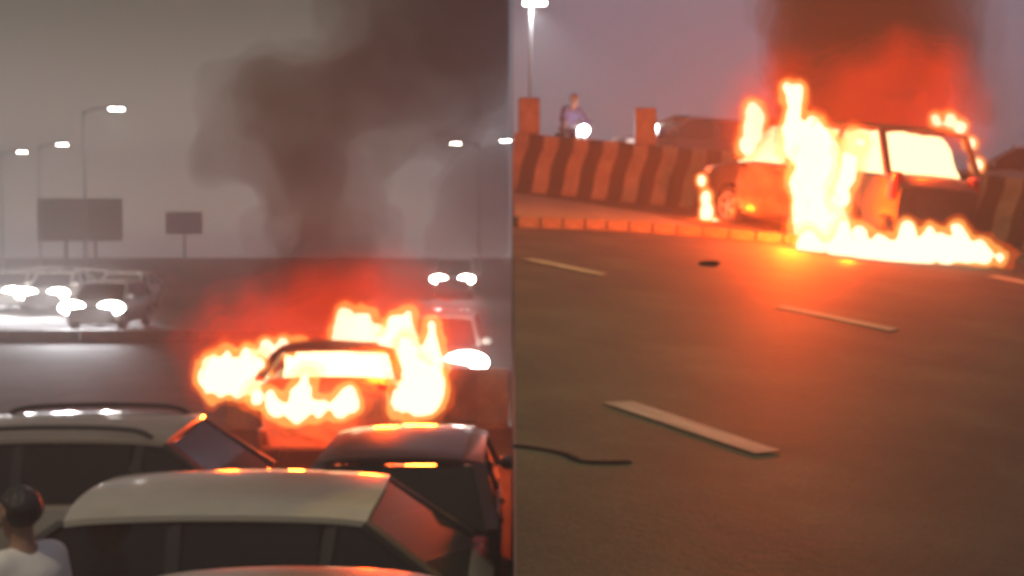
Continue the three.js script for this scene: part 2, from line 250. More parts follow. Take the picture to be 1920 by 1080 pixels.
// ------------------------------------------------------------------ vehicles
const TYPES = {
  hatch: { L: 3.9, W: 1.68, H: 1.5, belt: 0.98, hood: 0.93, xwb: 1.12, xrf: 0.52, xrr: -1.22, xtb: -1.80, R: 0.30, base: 2.42, xB: -0.12, xC: -0.98 },
  tall: { L: 3.9, W: 1.68, H: 1.52, belt: 1.14, hood: 0.98, xwb: 1.1, xrf: 0.5, xrr: -1.35, xtb: -1.80, R: 0.30, base: 2.42, xB: -0.12, xC: -0.98 },
  mpv: { L: 4.6, W: 1.8, H: 1.8, belt: 1.10, hood: 1.06, xwb: 1.28, xrf: 0.62, xrr: -1.86, xtb: -2.16, R: 0.34, base: 2.75, xB: 0.02, xC: -1.0, tw: 0.43 },
};
const evaluator = new Evaluator(); evaluator.useGroups = false;
function carShapes(t) {
  if (t.shapes) return t.shapes;
  const hl = t.L / 2, b0 = 0.2;
  const top = (x) => x > t.xwb ? lerp(t.hood, t.hood - 0.20, Math.pow((x - t.xwb) / (hl - t.xwb), 2.2)) + 0.0 : x > t.xtb ? lerp(t.belt, t.hood, smooth(x, t.xwb - 0.5, t.xwb)) : lerp(t.belt, t.belt - 0.16, (t.xtb - x) / (hl + t.xtb));
  const wide = (x) => t.W / 2 * (1 - 0.16 * Math.pow(Math.abs(x) / hl, 6) - 0.03 * Math.pow(Math.abs(x) / hl, 2));
  const low = (x) => b0 + 0.10 * Math.pow(Math.abs(x) / hl, 8);
  const prof = (x) => { const w = wide(x), a = low(x), h = top(x) - a; return [[0.82, a], [0.95, a + 0.05], [0.985, a + 0.25 * h], [1, a + 0.5 * h], [0.995, a + 0.72 * h], [0.965, a + h - 0.05], [0.91, a + h - 0.012], [0.5, a + h + 0.012], [0, a + h + 0.018]].map(([f, y]) => [f * w, y]); };
  const sideZ = (x, y) => { const p = prof(x); for (let i = 0; i < 6; i++) if (y >= p[i][1] && y <= p[i + 1][1]) return lerp(p[i][0], p[i + 1][0], (y - p[i][1]) / (p[i + 1][1] - p[i][1])); return p[3][0]; };
  const st = []; for (let i = 0; i <= 26; i++) { const u = i / 26 * 2 - 1; st.push(hl * Math.sign(u) * (1 - Math.pow(1 - Math.abs(u), 1.25))); }
  const pos = [], uv = [], index = [], n = 17;
  st.forEach((x) => { const p = prof(x), ring = [...p.map(([z, y]) => [z, y]), ...p.slice(0, 8).reverse().map(([z, y]) => [-z, y])]; ring.forEach(([z, y], k) => { pos.push(x, y, z); uv.push(x / 2, k / 8); }); });
  for (let i = 0; i < st.length - 1; i++) for (let k = 0; k < n; k++) { const a = i * n + k, b = i * n + (k + 1) % n, c = a + n, e = b + n; index.push(a, c, e, a, e, b); }
  const cap = (i, flip) => { const c = pos.length / 3, x = st[i]; pos.push(x, (low(x) + top(x)) / 2, 0); uv.push(0, 0); for (let k = 0; k < n; k++) { const a = i * n + k, b = i * n + (k + 1) % n; flip ? index.push(c, b, a) : index.push(c, a, b); } };
  cap(0, false); cap(st.length - 1, true);
  let body = new THREE.BufferGeometry(); body.setAttribute('position', new THREE.Float32BufferAttribute(pos, 3)); body.setAttribute('uv', new THREE.Float32BufferAttribute(uv, 2)); body.setIndex(index); body.computeVertexNormals();
  let brush = new Brush(body); brush.updateMatrixWorld();
  for (const x of [t.base / 2, -t.base / 2]) for (const s of [-1, 1]) {
    const c = new Brush(new THREE.CylinderGeometry(t.R + 0.055, t.R + 0.055, 0.5, 28).rotateX(Math.PI / 2)); c.position.set(x, t.R, s * (t.W / 2 - 0.02)); c.updateMatrixWorld(); brush = evaluator.evaluate(brush, c, SUBTRACTION); brush.updateMatrixWorld();
  }
  { const c = new Brush(new THREE.BoxGeometry(t.xwb - t.xtb - 0.34, 0.9, t.W * 0.84)); c.position.set((t.xwb + t.xtb) / 2 - 0.04, 0.42 + 0.45 + 0.02, 0); c.updateMatrixWorld(); brush = evaluator.evaluate(brush, c, SUBTRACTION); } // the open cabin
  body = toCreasedNormals(plain(brush.geometry), 0.7);
  const wb = t.W / 2 * 0.935, wt = t.W * (t.tw ?? 0.395), yt = t.H - 0.115, yb = t.belt - 0.01;
  const roof = new THREE.BoxGeometry(t.xrf - t.xrr + 0.10, 0.035, wt * 2 + 0.07, 14, 1, 12).translate((t.xrf + t.xrr) / 2, 0, 0); { const p = roof.attributes.position; for (let i = 0; i < p.count; i++) { const v = p.getZ(i) / (wt + 0.035), u = (p.getX(i) - (t.xrf + t.xrr) / 2) / ((t.xrf - t.xrr) / 2 + 0.05); p.setY(i, p.getY(i) + t.H - 0.02 - 0.035 * v * v - 0.025 * u * u - 0.02 * Math.pow(Math.abs(v), 8) - 0.012 * Math.pow(Math.abs(u), 8)); p.setX(i, p.getX(i) - 0.06 * v * v * (u > 0 ? 1 : -0.6) * Math.abs(u)); } roof.computeVertexNormals(); }
  const S = (x, up, s) => { const xt = clamp(x, t.xrr, t.xrf); return up ? V(xt, yt, s * wt) : V(x, yb, s * wb); };
  const pillars = [];
  for (const s of [-1, 1]) { pillars.push(['front_pillar', bar(S(t.xwb, 0, s), S(t.xrf, 1, s), 0.07, 0.05)], ['centre_pillar', bar(S(t.xB, 0, s), S(t.xB, 1, s), 0.03, 0.10)], ['rear_pillar', bar(S(t.xtb, 0, s), S(t.xrr, 1, s), 0.11, 0.05)], ['quarter_pillar', bar(S(t.xC, 0, s), S(t.xC - 0.05, 1, s), 0.03, 0.09)]); }
  const panes = [], quad = (name, a, b, c, d) => panes.push([name, slab(a, b, c, d, 0.008)]);
  for (const s of [-1, 1]) { const seg = [[t.xwb, t.xB], [t.xB, t.xC], [t.xC, t.xtb]]; for (const [p, q] of seg) quad('side_window', S(p - 0.02, 0, s), S(q + 0.02, 0, s), S(q + 0.02, 1, s), S(p - 0.02, 1, s)); }
  const C = (x, y, z) => V(x, y, z);
  const front = slab(C(t.xwb, yb, wb - 0.03), C(t.xrf, yt, wt - 0.03), C(t.xrf, yt, -wt + 0.03), C(t.xwb, yb, -wb + 0.03), 0.008), back = slab(C(t.xtb, yb, wb - 0.05), C(t.xrr - 0.02, yt, wt - 0.04), C(t.xrr - 0.02, yt, -wt + 0.04), C(t.xtb, yb, -wb + 0.05), 0.008);
  const door = (x0, x1, s) => { const y0 = low(0) + 0.12, y1 = t.belt - 0.06, g = new THREE.BoxGeometry(x1 - x0 - 0.012, y1 - y0, 0.014, 4, 6, 1).translate((x0 + x1) / 2, (y0 + y1) / 2, 0), p = g.attributes.position; for (let i = 0; i < p.count; i++) p.setZ(i, s * (sideZ(p.getX(i), p.getY(i)) + 0.003 + p.getZ(i))); if (s < 0) { const ix = g.index.array; for (let i = 0; i < ix.length; i += 3) [ix[i], ix[i + 1]] = [ix[i + 1], ix[i]]; } g.computeVertexNormals(); return g; };
  const doors = []; for (const s of [-1, 1]) doors.push([door(t.xB, t.xwb - 0.12, s), s, t.xB + 0.14], [door(t.xC + 0.08, t.xB, s), s, t.xC + 0.24]);
  const tyre = new THREE.LatheGeometry([[t.R * 0.62, -0.09], [t.R * 0.9, -0.1], [t.R, -0.07], [t.R, 0.07], [t.R * 0.9, 0.1], [t.R * 0.62, 0.09], [t.R * 0.62, -0.09]].map(([r, y]) => new THREE.Vector2(r, y)), 28).rotateX(Math.PI / 2);
  const spokes = [new THREE.CylinderGeometry(0.06, 0.06, 0.17, 12).rotateX(Math.PI / 2), new THREE.TorusGeometry(t.R * 0.6, 0.018, 6, 28).translate(0, 0, 0.08), new THREE.TorusGeometry(t.R * 0.6, 0.018, 6, 28).translate(0, 0, -0.08), new THREE.CylinderGeometry(t.R * 0.6, t.R * 0.6, 0.04, 24).rotateX(Math.PI / 2)];
  for (let k = 0; k < 5; k++) spokes.push(rbox(t.R * 0.58, 0.06, 0.15, 0.01).translate(t.R * 0.3, 0, 0).rotateZ(k * Math.PI * 0.4));
  const rim = merge(spokes);
  return (t.shapes = { body, roof, pillars, panes, front, back, doors, tyre, rim, wb, wt, top, sideZ, hl });
}
function makeCar(name, label, category, type, o) {
  const t = TYPES[type], g = carShapes(t), c = thing(name, label, category, V(0, 0, 0), o.group), P = o.paint;
  part('body', g.body, P, c); part('roof', g.roof, o.roofPaint ?? P, c);
  for (const [n, s] of g.pillars) part(n, s, o.pillarPaint ?? P, c);
  if (!o.burnt) { part('windscreen', g.front, M.glass, c); part('rear_window', g.back, M.glass, c); for (const [n, s] of g.panes) part(n, s, M.glass, c); }
  for (const [s, side, hx] of g.doors) { const d = part('door', s, o.doorPaint ?? P, c); part('door_handle', rbox(0.17, 0.03, 0.03, 0.012, hx, t.belt - 0.15, side * (g.sideZ(hx, t.belt - 0.15) + 0.024)), M.plastic, d); }
  const wheelSpots = [[t.base / 2, 1], [t.base / 2, -1], [-t.base / 2, 1], [-t.base / 2, -1]];
  for (const [x, s] of wheelSpots) { const w = new THREE.Group(); w.name = 'wheel'; w.position.set(x, t.R, s * (t.W / 2 - 0.11)); c.add(w); part('tyre', g.tyre, M.rubber, w); part('rim', g.rim, o.burnt ? M.steel : M.rim, w); }
  const bump = (x, w) => { const b = rbox(0.20, 0.27, t.W * w, 0.09), p = b.attributes.position; for (let i = 0; i < p.count; i++) p.setX(i, p.getX(i) - Math.sign(x) * 0.12 * Math.pow(p.getZ(i) / (t.W / 2), 2)); b.translate(x, 0.42, 0); b.computeVertexNormals(); return b; };
  part('front_bumper', bump(g.hl - 0.07, 0.93), o.bumper ?? P, c); part('rear_bumper', bump(-g.hl + 0.07, 0.95), o.bumper ?? P, c);
  part('grille', rbox(0.05, 0.14, t.W * 0.5, 0.02, g.hl - 0.03, 0.64, 0), M.plastic, c);
  part('floor_pan', rbox(t.xwb - t.xtb + 0.4, 0.05, t.W * 0.86, 0.01, (t.xwb + t.xtb) / 2, 0.30, 0), M.plastic, c);
  for (const s of [-1, 1]) {
    part('headlight', new THREE.SphereGeometry(1, 18, 12).scale(o.lit ? 0.10 : 0.15, o.lit ? 0.2 : 0.09, o.lit ? 0.4 : 0.2).translate(g.hl - 0.10, t.hood - 0.2, s * t.W * 0.345), o.lit ? M.headLit : M.lampGlass, c);
    part('tail_light', type === 'mpv' ? rbox(0.16, 0.40, 0.17, 0.05, -g.hl + 0.12, t.belt - 0.16, s * (t.W * 0.395)) : rbox(0.16, 0.26, 0.22, 0.05, -g.hl + 0.12, t.belt - 0.17, s * (t.W * 0.385)), M.tail, c);
    part('door_mirror', new THREE.SphereGeometry(1, 14, 10).scale(0.06, 0.075, 0.11).translate(t.xwb - 0.2, t.belt + 0.05, s * (t.W / 2 + 0.07)), o.mirror ?? P, c);
  }
  part('licence_plate', rbox(0.012, 0.13, 0.5, 0.005, -g.hl + 0.015, 0.62, 0), M.plate, c);
  part('tailgate_handle', rbox(0.04, 0.05, 0.62, 0.015, -g.hl + 0.03, 0.75, 0), M.plastic, c);
  part('dashboard', rbox(0.34, 0.18, t.W * 0.80, 0.06, t.xwb - 0.25, t.belt - 0.10, 0), M.plastic, c);
  for (const [x, z] of [[0.2, 0.36], [0.2, -0.36], [-0.75, 0.36], [-0.75, -0.36]]) part('seat', merge([rbox(0.5, 0.16, 0.5, 0.06, x, 0.54, z), rbox(0.14, 0.62, 0.48, 0.06, x - 0.26, 0.86, z), rbox(0.09, 0.16, 0.26, 0.04, x - 0.28, 1.24 * t.H / 1.6, z)]), M.seat, c);
  if (o.rails) for (const s of [-1, 1]) part('roof_rail', tube([V(t.xrf - 0.1, t.H - 0.06, s * g.wt * 0.97), V(t.xrf - 0.2, t.H - 0.015, s * g.wt * 0.97), V(t.xrr + 0.2, t.H - 0.015, s * g.wt * 0.97), V(t.xrr + 0.1, t.H - 0.07, s * g.wt * 0.97)], 0.02), M.plastic, c);
  if (o.lit) for (const s of [-1, 1]) { const l = new THREE.SpotLight(new THREE.Color(0.95, 0.95, 1), o.lit, 0, 0.55, 0.9); l.position.set(g.hl + 0.12, t.hood - 0.2, s * t.W * 0.345); l.target.position.set(g.hl + 12, t.hood - 0.3, s * t.W * 0.345); l.castShadow = true; l.shadow.radius = 4; l.name = 'headlight_beam'; c.add(l, l.target); }
  return c;
}
const turnY = (a) => new THREE.Quaternion().setFromAxisAngle(V(0, 1, 0), a);
function putLow(o, x, d, a, k = 1) { o.position.set(x, 0.006, -d); o.quaternion.copy(turnY(a)); o.scale.setScalar(k); return o; }
function putDeck(o, x, d, a, lift = 0.006) { o.position.set(x, deckY(x, d) + lift, -d); o.quaternion.copy(deckTurn).multiply(turnY(a)); return o; }

// the burning van on the ramp
const charred = paint(0.07, 0.06, 0.05, { map: sootMap, roughness: 0.55, clearcoat: 0.3, clearcoatRoughness: 0.3 });
const VANA = Math.PI / 2 + 26 * Math.PI / 180, vanF = [Math.cos(VANA), Math.sin(VANA)], vanR = [vanF[1], -vanF[0]];
const vanAt = (f, r) => [5.5 + vanF[0] * (f + 2.53) + vanR[0] * (r + 0.99), 19 + vanF[1] * (f + 2.53) + vanR[1] * (r + 0.99)];   // along and across the van -> x, distance
{
  const v = makeCar('burning_van', 'burning light-coloured people carrier with glowing rear window on the ramp road', 'car', 'mpv', { paint: charred, roofPaint: paint(0.10, 0.09, 0.08, { map: sootMap, roughness: 0.7, clearcoat: 0 }), pillarPaint: paint(0.07, 0.065, 0.06, { map: sootMap, roughness: 0.7, clearcoat: 0 }), doorPaint: paint(0.44, 0.38, 0.27, { map: sootMap, roughness: 0.5, clearcoat: 0.4 }), bumper: M.plastic, burnt: true, mirror: M.plastic });
  putDeck(v, ...vanAt(0, 0), VANA); v.scale.setScalar(1.1);
}
// the burning hatchback on the lower road
{
  const v = makeCar('burning_hatchback', 'burning small hatchback wrapped in flames on the lower road, seen from behind', 'car', 'tall', { paint: paint(0.40, 0.30, 0.28, { map: sootMap, roughness: 0.55, clearcoat: 0.3 }), roofPaint: paint(0.06, 0.055, 0.05, { map: sootMap, roughness: 0.7, clearcoat: 0 }), pillarPaint: paint(0.05, 0.045, 0.04, { map: sootMap, clearcoat: 0 }), bumper: M.plastic, burnt: true, mirror: M.plastic });
  putLow(v, -2.29, 17.85, Math.PI / 2); v.scale.set(1.03, 1.01, 1.13);
}
// cars waiting near by on the lower road
putLow(makeCar('white_hatchback', 'white hatchback with dark side windows, its tail toward the ramp wall', 'car', 'hatch', { paint: paint(0.50, 0.48, 0.42), pillarPaint: M.plastic }), -2.02, 7.80, Math.PI, 0.975);
putLow(makeCar('beige_hatchback', 'grey-beige hatchback with black roof rails behind the white hatchback', 'car', 'hatch', { paint: paint(0.36, 0.32, 0.27), rails: true, pillarPaint: M.plastic }), -3.86, 10.25, Math.PI + 0.03, 1.0);
putLow(makeCar('dark_hatchback', 'dark maroon hatchback standing end-on between the white car and the burning hatchback', 'car', 'hatch', { paint: paint(0.055, 0.014, 0.016) }), -0.84, 10.62, Math.PI / 2, 0.9);
putLow(makeCar('brown_hatchback', 'brownish grey hatchback whose roof edge shows below the white hatchback', 'car', 'hatch', { paint: paint(0.26, 0.20, 0.17) }), -0.99, 4.55, -Math.PI / 2);
// cars coming the other way with their headlights on
const oncoming = (label, px, d, type, power, p) => putLow(makeCar('oncoming_car', label, 'car', type, { paint: p, lit: power, group: 'oncoming cars with headlights on' }), (px - 960) / FOCAL * d, d, -Math.PI / 2);
const greyPaint = paint(0.25, 0.25, 0.26), silver = paint(0.5, 0.5, 0.5);
oncoming('oncoming grey car with bright headlights, foremost of the far queue', 207, 40, 'hatch', 240, greyPaint);
for (const [px, d, n] of [[30, 50, 'outermost silver oncoming car of the far queue, away from the ramp'], [92, 56, 'dim silver oncoming car at the back of the far queue'], [112, 49, 'silver oncoming car of the far queue beside the outermost one'], [176, 53, 'middle silver oncoming car of the far queue of glaring headlights'], [240, 49, 'silver oncoming car half behind the foremost grey car of the queue']]) oncoming(n, px, d, 'hatch', 240, silver);
oncoming('oncoming car whose headlight glares beside the burning hatchback', 822, 24, 'hatch', 240, silver);
oncoming('oncoming people carrier far off behind the smoke', 853, 60, 'mpv', 30, greyPaint);
// vehicles on the far carriageway behind the striped barrier
{ const c = makeCar('parked_car', 'dark car behind the striped barrier beside its tan pillar', 'car', 'hatch', { paint: paint(0.05, 0.045, 0.05) }); putDeck(c, 4.35, 30.6, Math.PI + 0.25, 0.6); }
{ const c = makeCar('grey_car', 'grey-blue car behind the orange-lit end of the barrier', 'car', 'hatch', { paint: paint(0.30, 0.32, 0.38) }); putDeck(c, 10.4, 25.6, Math.PI * 0.9, 0.5); }

// ------------------------------------------------------------------ far carriageway slab
structure('far_carriageway', raised([V(0.03, 0, -28.0), V(4.2, 0, -27.6), V(7.4, 0, -25.9), V(10, 0, -23.4), V(13, 0, -20.6), V(40, 0, -20.6), V(40, 0, -45.5), V(0.03, 0, -45.5)], 0.5, 0.45), M.asphalt);

// ------------------------------------------------------------------ street lamps
function streetLamp(label, x, y0, d, height, arm, lit, power, color, group, big = 1) {
  const t = thing('street_lamp', label, 'street lamp', V(x - arm, y0, -d), group), head = V(arm, height, 0);
  part('pole', new THREE.CylinderGeometry(0.045, 0.08, height, 12).translate(0, height / 2, 0), M.galvanised, t);
  part('arm', tube([V(0, height - 0.25, 0), V(arm * 0.3, height, 0), V(arm * 0.9, height + 0.1, 0)], 0.045), M.galvanised, t);
  part('lamp_housing', rbox(0.9 * big, 0.12, 0.34 * big, 0.05).translate(head.x, head.y + 0.09, 0), M.steel, t);
  part('lamp_lens', rbox(0.8 * big, 0.09, 0.30 * big, 0.03).translate(head.x, head.y, 0), lit, t);
  const l = new THREE.SpotLight(color, power, 0, 1.25, 0.6); l.position.set(head.x, head.y - 0.12, 0); l.target.position.set(head.x, 0, 0); l.castShadow = true; l.shadow.radius = 8; l.name = 'street_lamp_light'; t.add(l, l.target);
  return t;
}
const cool = new THREE.Color(1, 0.95, 0.86), sodium = new THREE.Color(1, 0.68, 0.16), G1 = 'street lamps along the lower road', G2 = 'sodium lamps over the ramp road';
const lampsLow = [[222, 206, 'bright street lamp shining above the dark road sign'], [45, 286, 'small street lamp over the far queue, beyond the road sign'], [120, 272, 'faint hazy street lamp between two brighter ones'], [855, 270, 'small street lamp to the side of the smoke column'], [948, 265, 'small street lamp just beside the added divider']];
for (const [px, py, label] of lampsLow) { const h = 9, k = (435 - py) / FOCAL, d = (h - EYE) / k, x = (px - 960) / FOCAL * d; streetLamp(label, x, 0, d, h, px < 500 ? 1.6 : -1.6, M.lampLit, 22, cool, G1, 0.85); }
{ const d = 41, p = at(1003, 6, d), x0 = 0.6; streetLamp('tall street lamp standing behind the striped barrier', p.x, deckY(p.x, d) + 0.4, d, p.y - deckY(p.x, d) - 0.4, 0.15, M.lampLit, 120, new THREE.Color(0.92, 0.95, 1), G2, 0.9); }
for (const [x, d, n, arm, power] of [[2.6, 14, 'sodium street lamp on a long arm above the ramp road', -3.8, 165], [9.5, -6, 'sodium street lamp behind the viewer on the ramp', -2.2, 32]]) streetLamp(n, x, deckY(x - arm, d), d, 9, arm, M.lampWarm, power, sodium, G2);
{ const x = -4.5, d = 3; streetLamp('warm street lamp above the waiting cars', x, 0, d, 9, 2.2, M.lampWarm, 66, new THREE.Color(1, 0.86, 0.62), G1); }
// dark road sign on a post, back of it seen
{
  const p = at(150, 412, 105), t = thing('road_sign', 'large dark rectangular road sign in the haze over the far queue', 'sign', V(p.x, 0, p.z));
  part('post', new THREE.CylinderGeometry(0.12, 0.15, 5, 12).translate(-1.2, 2.5, -0.1), M.steel, t); part('post', new THREE.CylinderGeometry(0.12, 0.15, 5, 12).translate(1.2, 2.5, -0.1), M.steel, t);
  part('sign_board', rbox(7.0, 3.5, 0.1, 0.03, 0, p.y, 0), mat(0.26, 0.25, 0.20, { roughness: 0.7 }), t);
  for (const y of [-1.2, 1.2]) part('brace', rbox(6.4, 0.12, 0.06, 0.01, 0, p.y + y, 0.07), M.steel, t);
}
{ const p = at(345, 418, 125), t = thing('blue_sign', 'faint bluish road sign lost in haze beside the smoke', 'sign', V(p.x, 0, p.z));
  part('post', new THREE.CylinderGeometry(0.1, 0.12, 4, 12).translate(0, 2, -0.1), M.steel, t); part('sign_board', rbox(3.6, 2.2, 0.08, 0.03, 0, p.y, 0), mat(0.24, 0.25, 0.32, { roughness: 0.6 }), t); }
// kerb of the far median and a low striped barrier beside the burning hatchback
{ const t = new THREE.Group(); t.name = 'far_kerb'; t.userData = { kind: 'structure' }; scene.add(t); for (let k = 0; k < 14; k++) part('kerb_stone', rbox(0.98, 0.3, 0.35, 0.03), M.concrete, t).position.set(-14.5 + k, 0.13, -35.6); }
{ const t = thing('concrete_barrier', 'low concrete road barrier lit orange between the burning hatchback and ramp wall', 'barrier', V(0, 0, -19.6));
  for (let k = 0; k < 9; k++) { const s = new THREE.Shape([[-0.25, 0], [-0.25, 0.1], [-0.12, 0.35], [-0.09, 0.9], [0.09, 0.9], [0.12, 0.35], [0.25, 0.1], [0.25, 0]].map(([x, y]) => new THREE.Vector2(x, y))); part('painted_block', new THREE.ExtrudeGeometry(s, { depth: 0.46, bevelEnabled: true, bevelSize: 0.008, bevelThickness: 0.008, bevelSegments: 1 }).rotateY(Math.PI / 2).translate(-0.52 - 0.48 * k, 0, 0), k % 2 ? M.concrete : M.white, t); } }

// ------------------------------------------------------------------ people
function limbField(bones, k) { return (x, y, z) => { let d = 9; for (const [a, b, ra, rb] of bones) { const dx = b[0] - a[0], dy = b[1] - a[1], dz = b[2] - a[2], px = x - a[0], py = y - a[1], pz = z - a[2], h = clamp((px * dx + py * dy + pz * dz) / Math.max(1e-9, dx * dx + dy * dy + dz * dz), 0, 1), q = Math.hypot(px - dx * h, py - dy * h, pz - dz * h) - lerp(ra, rb, h); d = smin(d, q, k); } return d; }; }
function limbs(bones, k, cell, grow = 0) { const B = bones.map(([a, b, ra, rb]) => [a, b, ra + grow, rb + grow]), [lo, hi] = boundsOf(B.flatMap(([a, b, ra, rb]) => [[V(...a), ra], [V(...b), rb]]), cell * 3 + k / 2); return skin(limbField(B, k), lo, hi, cell); }
function handBones(w, dir, s) { // wrist, pointing down, palm inwards
  const out = [[w, [w[0], w[1] - 0.085, w[2]], 0.026, 0.030], [[w[0] - 0.012, w[1] - 0.03, w[2]], [w[0] - 0.02, w[1] - 0.085, w[2]], 0.022, 0.022], [[w[0] + 0.012, w[1] - 0.03, w[2]], [w[0] + 0.02, w[1] - 0.085, w[2]], 0.022, 0.022]];
  [[0.03, 0.062], [0.011, 0.072], [-0.009, 0.068], [-0.028, 0.052]].forEach(([x, l]) => { const a = [w[0] + x, w[1] - 0.09, w[2]], b = [w[0] + x * 1.08, w[1] - 0.09 - l * 0.55, w[2] + s * 0.008], c = [w[0] + x * 1.05, w[1] - 0.09 - l, w[2] + s * 0.026]; out.push([a, b, 0.0092, 0.0086], [b, c, 0.0086, 0.0076]); });
  const a = [w[0] + 0.026, w[1] - 0.035, w[2]], b = [w[0] + 0.052, w[1] - 0.068, w[2] + s * 0.012], c = [w[0] + 0.058, w[1] - 0.098, w[2] + s * 0.02]; out.push([a, b, 0.014, 0.0105], [b, c, 0.0105, 0.009]); return out;
}
function headBones(c, f = 1) { const [x, y, z] = c; return [[[x - 0.015, y + 0.03, z], [x - 0.005, y + 0.045, z], 0.096, 0.092], [[x + 0.025, y - 0.02, z], [x + 0.045, y - 0.085, z], 0.072, 0.045], [[x + 0.092, y + 0.005, z], [x + 0.112, y - 0.032, z], 0.012, 0.017], [[x, y - 0.01, z + 0.082], [x - 0.012, y + 0.02, z + 0.088], 0.014, 0.018], [[x, y - 0.01, z - 0.082], [x - 0.012, y + 0.02, z - 0.088], 0.014, 0.018], [[x + 0.085, y + 0.03, z + 0.03], [x + 0.085, y + 0.03, z - 0.03], 0.014, 0.014], [[x + 0.088, y - 0.062, z + 0.018], [x + 0.088, y - 0.062, z - 0.018], 0.011, 0.011], [[x - 0.02, y - 0.05, z], [x - 0.03, y - 0.16, z], 0.055, 0.056]]; }
function person(name, label, position, quaternion, J, look) {
  const t = thing(name, label, 'person', position); t.quaternion.copy(quaternion);
  const up = (a, b, ra, rb) => [J[a], J[b], ra, rb];
  const torso = [up('chest', 'waist', 0.135, 0.115), [[J.chest[0], J.chest[1] + 0.03, 0.09], [J.chest[0], J.chest[1] + 0.03, -0.09], 0.115, 0.115], [[J.waist[0], J.waist[1], 0.05], [J.waist[0], J.waist[1], -0.05], 0.11, 0.11], [[J.chest[0], J.chest[1] + 0.13, 0.12], [J.chest[0], J.chest[1] + 0.13, -0.12], 0.06, 0.06]];
  const hips = [[[J.hips[0], J.hips[1], 0.07], [J.hips[0], J.hips[1], -0.07], 0.115, 0.115], up('waist', 'hips', 0.11, 0.12)];
  const upper = ['L', 'R'].map((s) => up('shoulder' + s, 'elbow' + s, 0.056, 0.043)), fore = ['L', 'R'].map((s) => up('elbow' + s, 'wrist' + s, 0.040, 0.028));
  const thigh = ['L', 'R'].map((s) => up('hip' + s, 'knee' + s, 0.082, 0.056)), calf = ['L', 'R'].map((s) => up('knee' + s, 'ankle' + s, 0.056, 0.038)), foot = ['L', 'R'].map((s) => [J['ankle' + s], J['toe' + s], 0.042, 0.034]);
  const body = merge([limbs([...torso, ...hips, ...upper, ...fore, ...thigh, ...calf, [J.neck, J.chest, 0.055, 0.08]], 0.05, 0.018), limbs(headBones(J.head), 0.022, 0.006), ...['L', 'R'].map((s) => limbs(handBones(J['wrist' + s], 0, s === 'L' ? 1 : -1), 0.008, 0.005))].map((g) => { g = g.toNonIndexed(); g.deleteAttribute('uv'); return g; }));
  const m = part('body', body, mat(0.28, 0.15, 0.10, { roughness: 0.6 }), t);
  part('shirt', limbs([...torso, ...upper.map(([a, b, p, q]) => [a, look.long ? b : a.map((v, i) => lerp(v, b[i], 0.75)), p + 0.006, q + 0.012]), ...(look.long ? fore.map(([a, b, p, q]) => [a, a.map((v, i) => lerp(v, b[i], 0.93)), p + 0.006, q + 0.010]) : [])], 0.05, 0.018, 0.014), look.shirt, m);
  part('trousers', limbs([...hips, ...thigh, ...calf.map(([a, b, p, q]) => [a, a.map((v, i) => lerp(v, b[i], 0.96)), p, q + 0.012])], 0.05, 0.018, 0.013), look.trousers, m);
  part('shoes', limbs(foot, 0.02, 0.012, 0.008), M.plastic, m);
  const h = J.head;
  part('hair', skin((x, y, z) => Math.max(Math.hypot((x - h[0] + 0.018) / 1.04, y - h[1] - 0.04, (z - h[2]) / 0.99) - 0.108 + 0.006 * noise(x * 60, y * 25, z * 60), (x - h[0]) * 0.9 + 0.028 - Math.max(0, y - h[1] - 0.05) * 1.5), V(h[0] - 0.16, h[1] - 0.1, h[2] - 0.14), V(h[0] + 0.14, h[1] + 0.18, h[2] + 0.14), 0.007), look.hair ?? mat(0.012, 0.010, 0.009, { roughness: 0.55 }), m);
  for (const s of [-1, 1]) part('eye', new THREE.SphereGeometry(0.011, 10, 8).translate(h[0] + 0.088, h[1] + 0.006, h[2] + s * 0.03), M.plastic, m);
  return t;
}
{ // a man in a white shirt standing between the cars
  const J = { head: [0.03, 1.625, 0], neck: [0.0, 1.50, 0], chest: [0, 1.27, 0], waist: [0, 1.05, 0], hips: [0, 0.93, 0] };
  for (const [s, z] of [['L', -1], ['R', 1]]) Object.assign(J, { ['shoulder' + s]: [0, 1.385, z * 0.185], ['elbow' + s]: [-0.03, 1.10, z * 0.235], ['wrist' + s]: [0.03, 0.86, z * 0.25], ['hip' + s]: [0, 0.90, z * 0.09], ['knee' + s]: [0.015, 0.49, z * 0.10], ['ankle' + s]: [-0.02, 0.08, z * 0.11], ['toe' + s]: [0.15, 0.045, z * 0.13] });
  const p = at(42, 950, 6.42);
  person('person', 'person with short black hair and white shirt standing beside the white hatchback', V(p.x, -0.06, p.z), turnY(Math.PI - 0.5), J, { shirt: mat(0.74, 0.69, 0.62, { roughness: 0.85 }), trousers: mat(0.03, 0.035, 0.05, { roughness: 0.9 }) });
}
